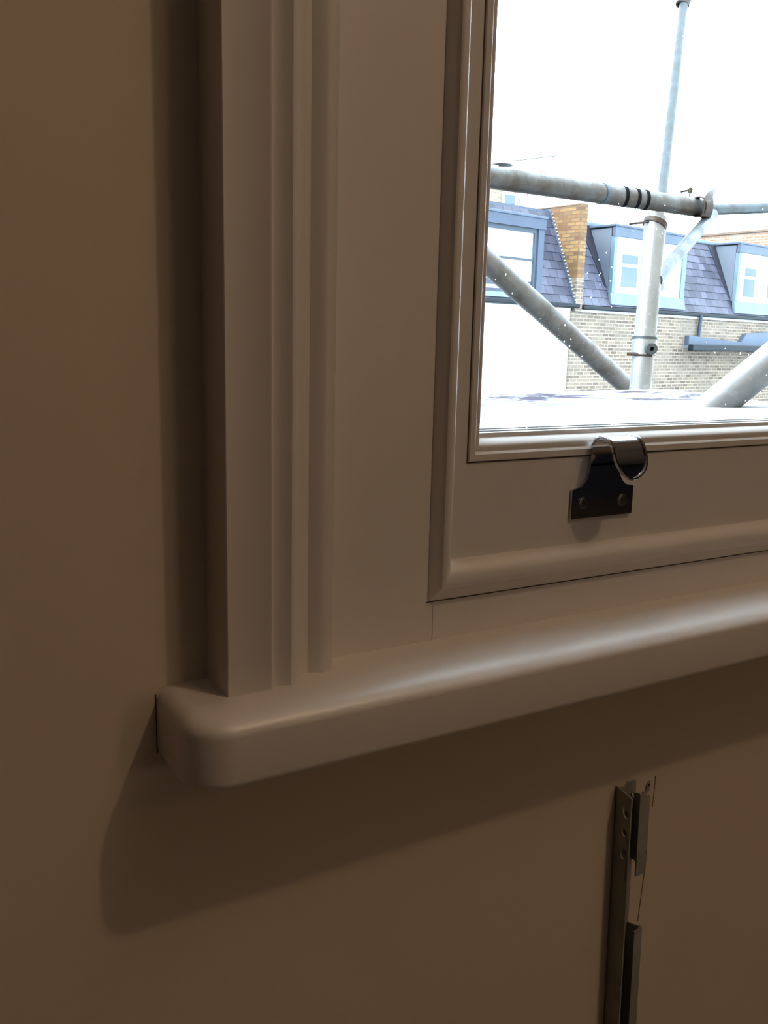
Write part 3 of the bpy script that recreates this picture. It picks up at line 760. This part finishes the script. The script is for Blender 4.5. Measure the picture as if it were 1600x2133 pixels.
# party wall
pw = empty('party_wall', HO, HR); tag(pw, 'stepped ochre brick party wall rising between the two slate mansard roofs', 'brick wall')
bm = bmesh.new(); prism(bm, [(-.03, .60), (-.03, 2.06), (.80, 2.06), (.80, .60)], 'x', -.215, .005); link('brickwork', bm, 'partybrick', pw)
bm = bmesh.new(); prism(bm, [(-.03, -.09), (-.03, .60), (.80, .60), (.80, -.09)], 'x', -.215, .005); link('lower_brickwork', bm, 'stock', pw)
bm = bmesh.new(); bx(bm, -.20, -.005, .80, 3.6, 0, 2.06); link('rear_wall', bm, 'lead_light', pw)
bm = bmesh.new(); bx(bm, -.225, .01, -.035, 3.6, 2.06, 2.085); link('coping', bm, 'pot', pw)
# stepped mortar flashing teeth along the slope
bm = bmesh.new()
for i in range(25):
    z = .12+i*.075; y = (z-.05)/1.95*.82
    bx(bm, -.232, -.214, y-.075, y-.0, z, z+.026)
link('flashing_teeth', bm, 'plinth', pw)
bm = bmesh.new(); prism(bm, [(-.045, .05), (.775, 2.0), (.835, 2.0), (.03, .05)], 'x', -.235, -.216); link('lead_flashing', bm, 'lead', pw)
# quoin bricks at the eaves, down to the wall junction
# right stock brick house
hr = empty('terraced_house', HO, HR); tag(hr, 'yellow stock brick terraced house with slate mansard and white framed dormers', 'house', 'terraced houses opposite')
box('wall', (-.30, 12, 0, 6, -9.7, -.09), 'stock', hr)
bm = bmesh.new(); bx(bm, -.02, 12, -.03, .02, -.10, -.045); link('fascia', bm, 'plinth', hr)
bm = bmesh.new(); bx(bm, .0, 12, -.10, .02, -.045, .04); link('gutter', bm, 'gutter', hr, bevel=.02)
slates('slate_roof', .005, 12, hr)
box('flat_roof', (.0, 12, .8, 6, 1.72, 1.80), 'lead', hr)
bm = bmesh.new(); bx(bm, .005, 12, .70, .86, 1.80, 1.90); link('ridge_roll', bm, 'lead_light', hr, bevel=.03)
dormer(hr, 1.04, 3.83, .36, 1.75, True, [(1.38, 1.95, 1.00, 1.19), (1.38, 1.95, .50, .93), (2.60, 3.00, 1.00, 1.19), (2.60, 3.00, .50, .93)], 1)
dormer(hr, 6.13, 8.92, .40, 1.80, True, [(6.52, 7.05, 1.05, 1.24), (6.50, 7.03, .53, .98), (7.7, 8.2, 1.05, 1.24), (7.7, 8.2, .53, .98)], 1)
# downpipe and lead roofed bay lower down
bm = bmesh.new(); tube_bm(bm, (4.44, -.10, .0), (4.44, -.07, -.62), .045, 14, .01, hollow=False); link('downpipe', bm, 'pipe', hr, smooth=True)
bm = bmesh.new(); prism(bm, [(3.98, -.50), (6.35, -.62), (6.6, -.40), (9.0, -.28), (9.0, -.9), (3.98, -.80)], 'y', -.12, .0); link('flashing', bm, 'lead', hr)
bm = bmesh.new(); prism(bm, [(3.8, -.74), (9, -.66), (9, -.74), (3.8, -.80)], 'y', -.40, -.11); link('lean_to_roof', bm, 'lead_light', hr)
bm = bmesh.new(); prism(bm, [(3.55, -.71), (9, -.69), (9, -.84), (3.55, -.86)], 'y', -.52, -.38); link('lower_gutter', bm, 'gutter', hr, bevel=.02)
# red brick flank further right
rb = empty('party_wall', HO, HR); tag(rb, 'pale red brick party wall behind the far right dormer', 'brick wall')
box('brickwork', (8.95, 9.2, 0, 5.2, 0, 2.42), 'redbrick', rb)
box('coping', (8.90, 9.25, -.03, 5.25, 2.42, 2.48), 'pot', rb)
# distant cream brick house, chimney pots, aerial
fh = empty('brick_house', HO, HR); tag(fh, 'distant cream brick house just above the left dormer roof', 'house')
box('wall', (6.0, 10.95, 12, 16, -5, 4.95), 'creambrick', fh)
bm = bmesh.new(); prism(bm, [(5.8, 4.95), (11.05, 4.95), (9.9, 5.35), (5.8, 5.35)], 'y', 12, 16); link('roof', bm, 'slate', fh)
box('rear_extension', (10.95, 12.3, 12, 16, -5, 3.2), 'creambrick', fh)
box('window_frame', (9.95, 10.7, 11.94, 12.0, 4.15, 4.75), 'plinth', fh)
box('pane', (10.05, 10.6, 11.93, 11.95, 4.22, 4.68), 'pane_blue', fh)
def lathe(bm, cx, cy_, z, prof_, seg=16):
    rows = [[bm.verts.new((cx+r*math.cos(2*PI*k/seg), cy_+r*math.sin(2*PI*k/seg), z+h)) for k in range(seg)] for r, h in prof_]
    for a, b in zip(rows, rows[1:]):
        for k in range(seg): bm.faces.new((a[k], a[(k+1) % seg], b[(k+1) % seg], b[k]))
    bm.faces.new(rows[0][::-1]); bm.faces.new(rows[-1])
box('chimney_stack', (9.2, 10.0, 12.3, 13.2, 5.1, 5.75), 'creambrick', fh)
bm = bmesh.new(); lathe(bm, 9.65, 12.6, 5.75, [(.16, 0), (.12, .3), (.16, .32), (.16, .38), (.1, .38)]); link('chimney_pot', bm, 'gasket', fh, smooth=True)
bm = bmesh.new(); lathe(bm, 10.45, 12.6, 5.1, [(.1, 0), (.1, .70), (.45, .74), (.1, .95), (.02, .96)]); link('cowl', bm, 'gasket', fh, smooth=True)
# aerial
ae = empty('television_aerial', (23.27, 28.08, 6.75)); ae.scale = (1.15,)*3; tag(ae, 'thin television aerial on a mast against the white sky', 'aerial')
bm = bmesh.new(); tube_bm(bm, (-.1, -.1, -2.2), (.13, .15, 1.25), .022, 8, hollow=False); link('mast', bm, 'aerial', ae)
bm = bmesh.new(); tube_bm(bm, (-.40, .45, 1.03), (.95, -.28, 1.25), .018, 8, hollow=False)
for k in range(7):
    f = k/6; c = Vector((-.40, .45, 1.03)).lerp(Vector((.95, -.28, 1.25)), f); tube_bm(bm, c+Vector((-.06, -.12, -.07)), c+Vector((.06, .12, .07)), .010, 6, hollow=False)
link('antenna_boom', bm, 'aerial', ae)
# white cowl pot between the houses
cp_ = empty('chimney_pot', HO, HR); tag(cp_, 'white chimney pot beside the distant cream brick house', 'chimney pot')
bm = bmesh.new(); lathe(bm, 11.45, 12.4, 3.2, [(.3, 0), (.3, 1.0), (.34, 1.3), (.26, 1.55), (.12, 1.7), (.02, 1.75)]); link('pot', bm, 'render', cp_, smooth=True)
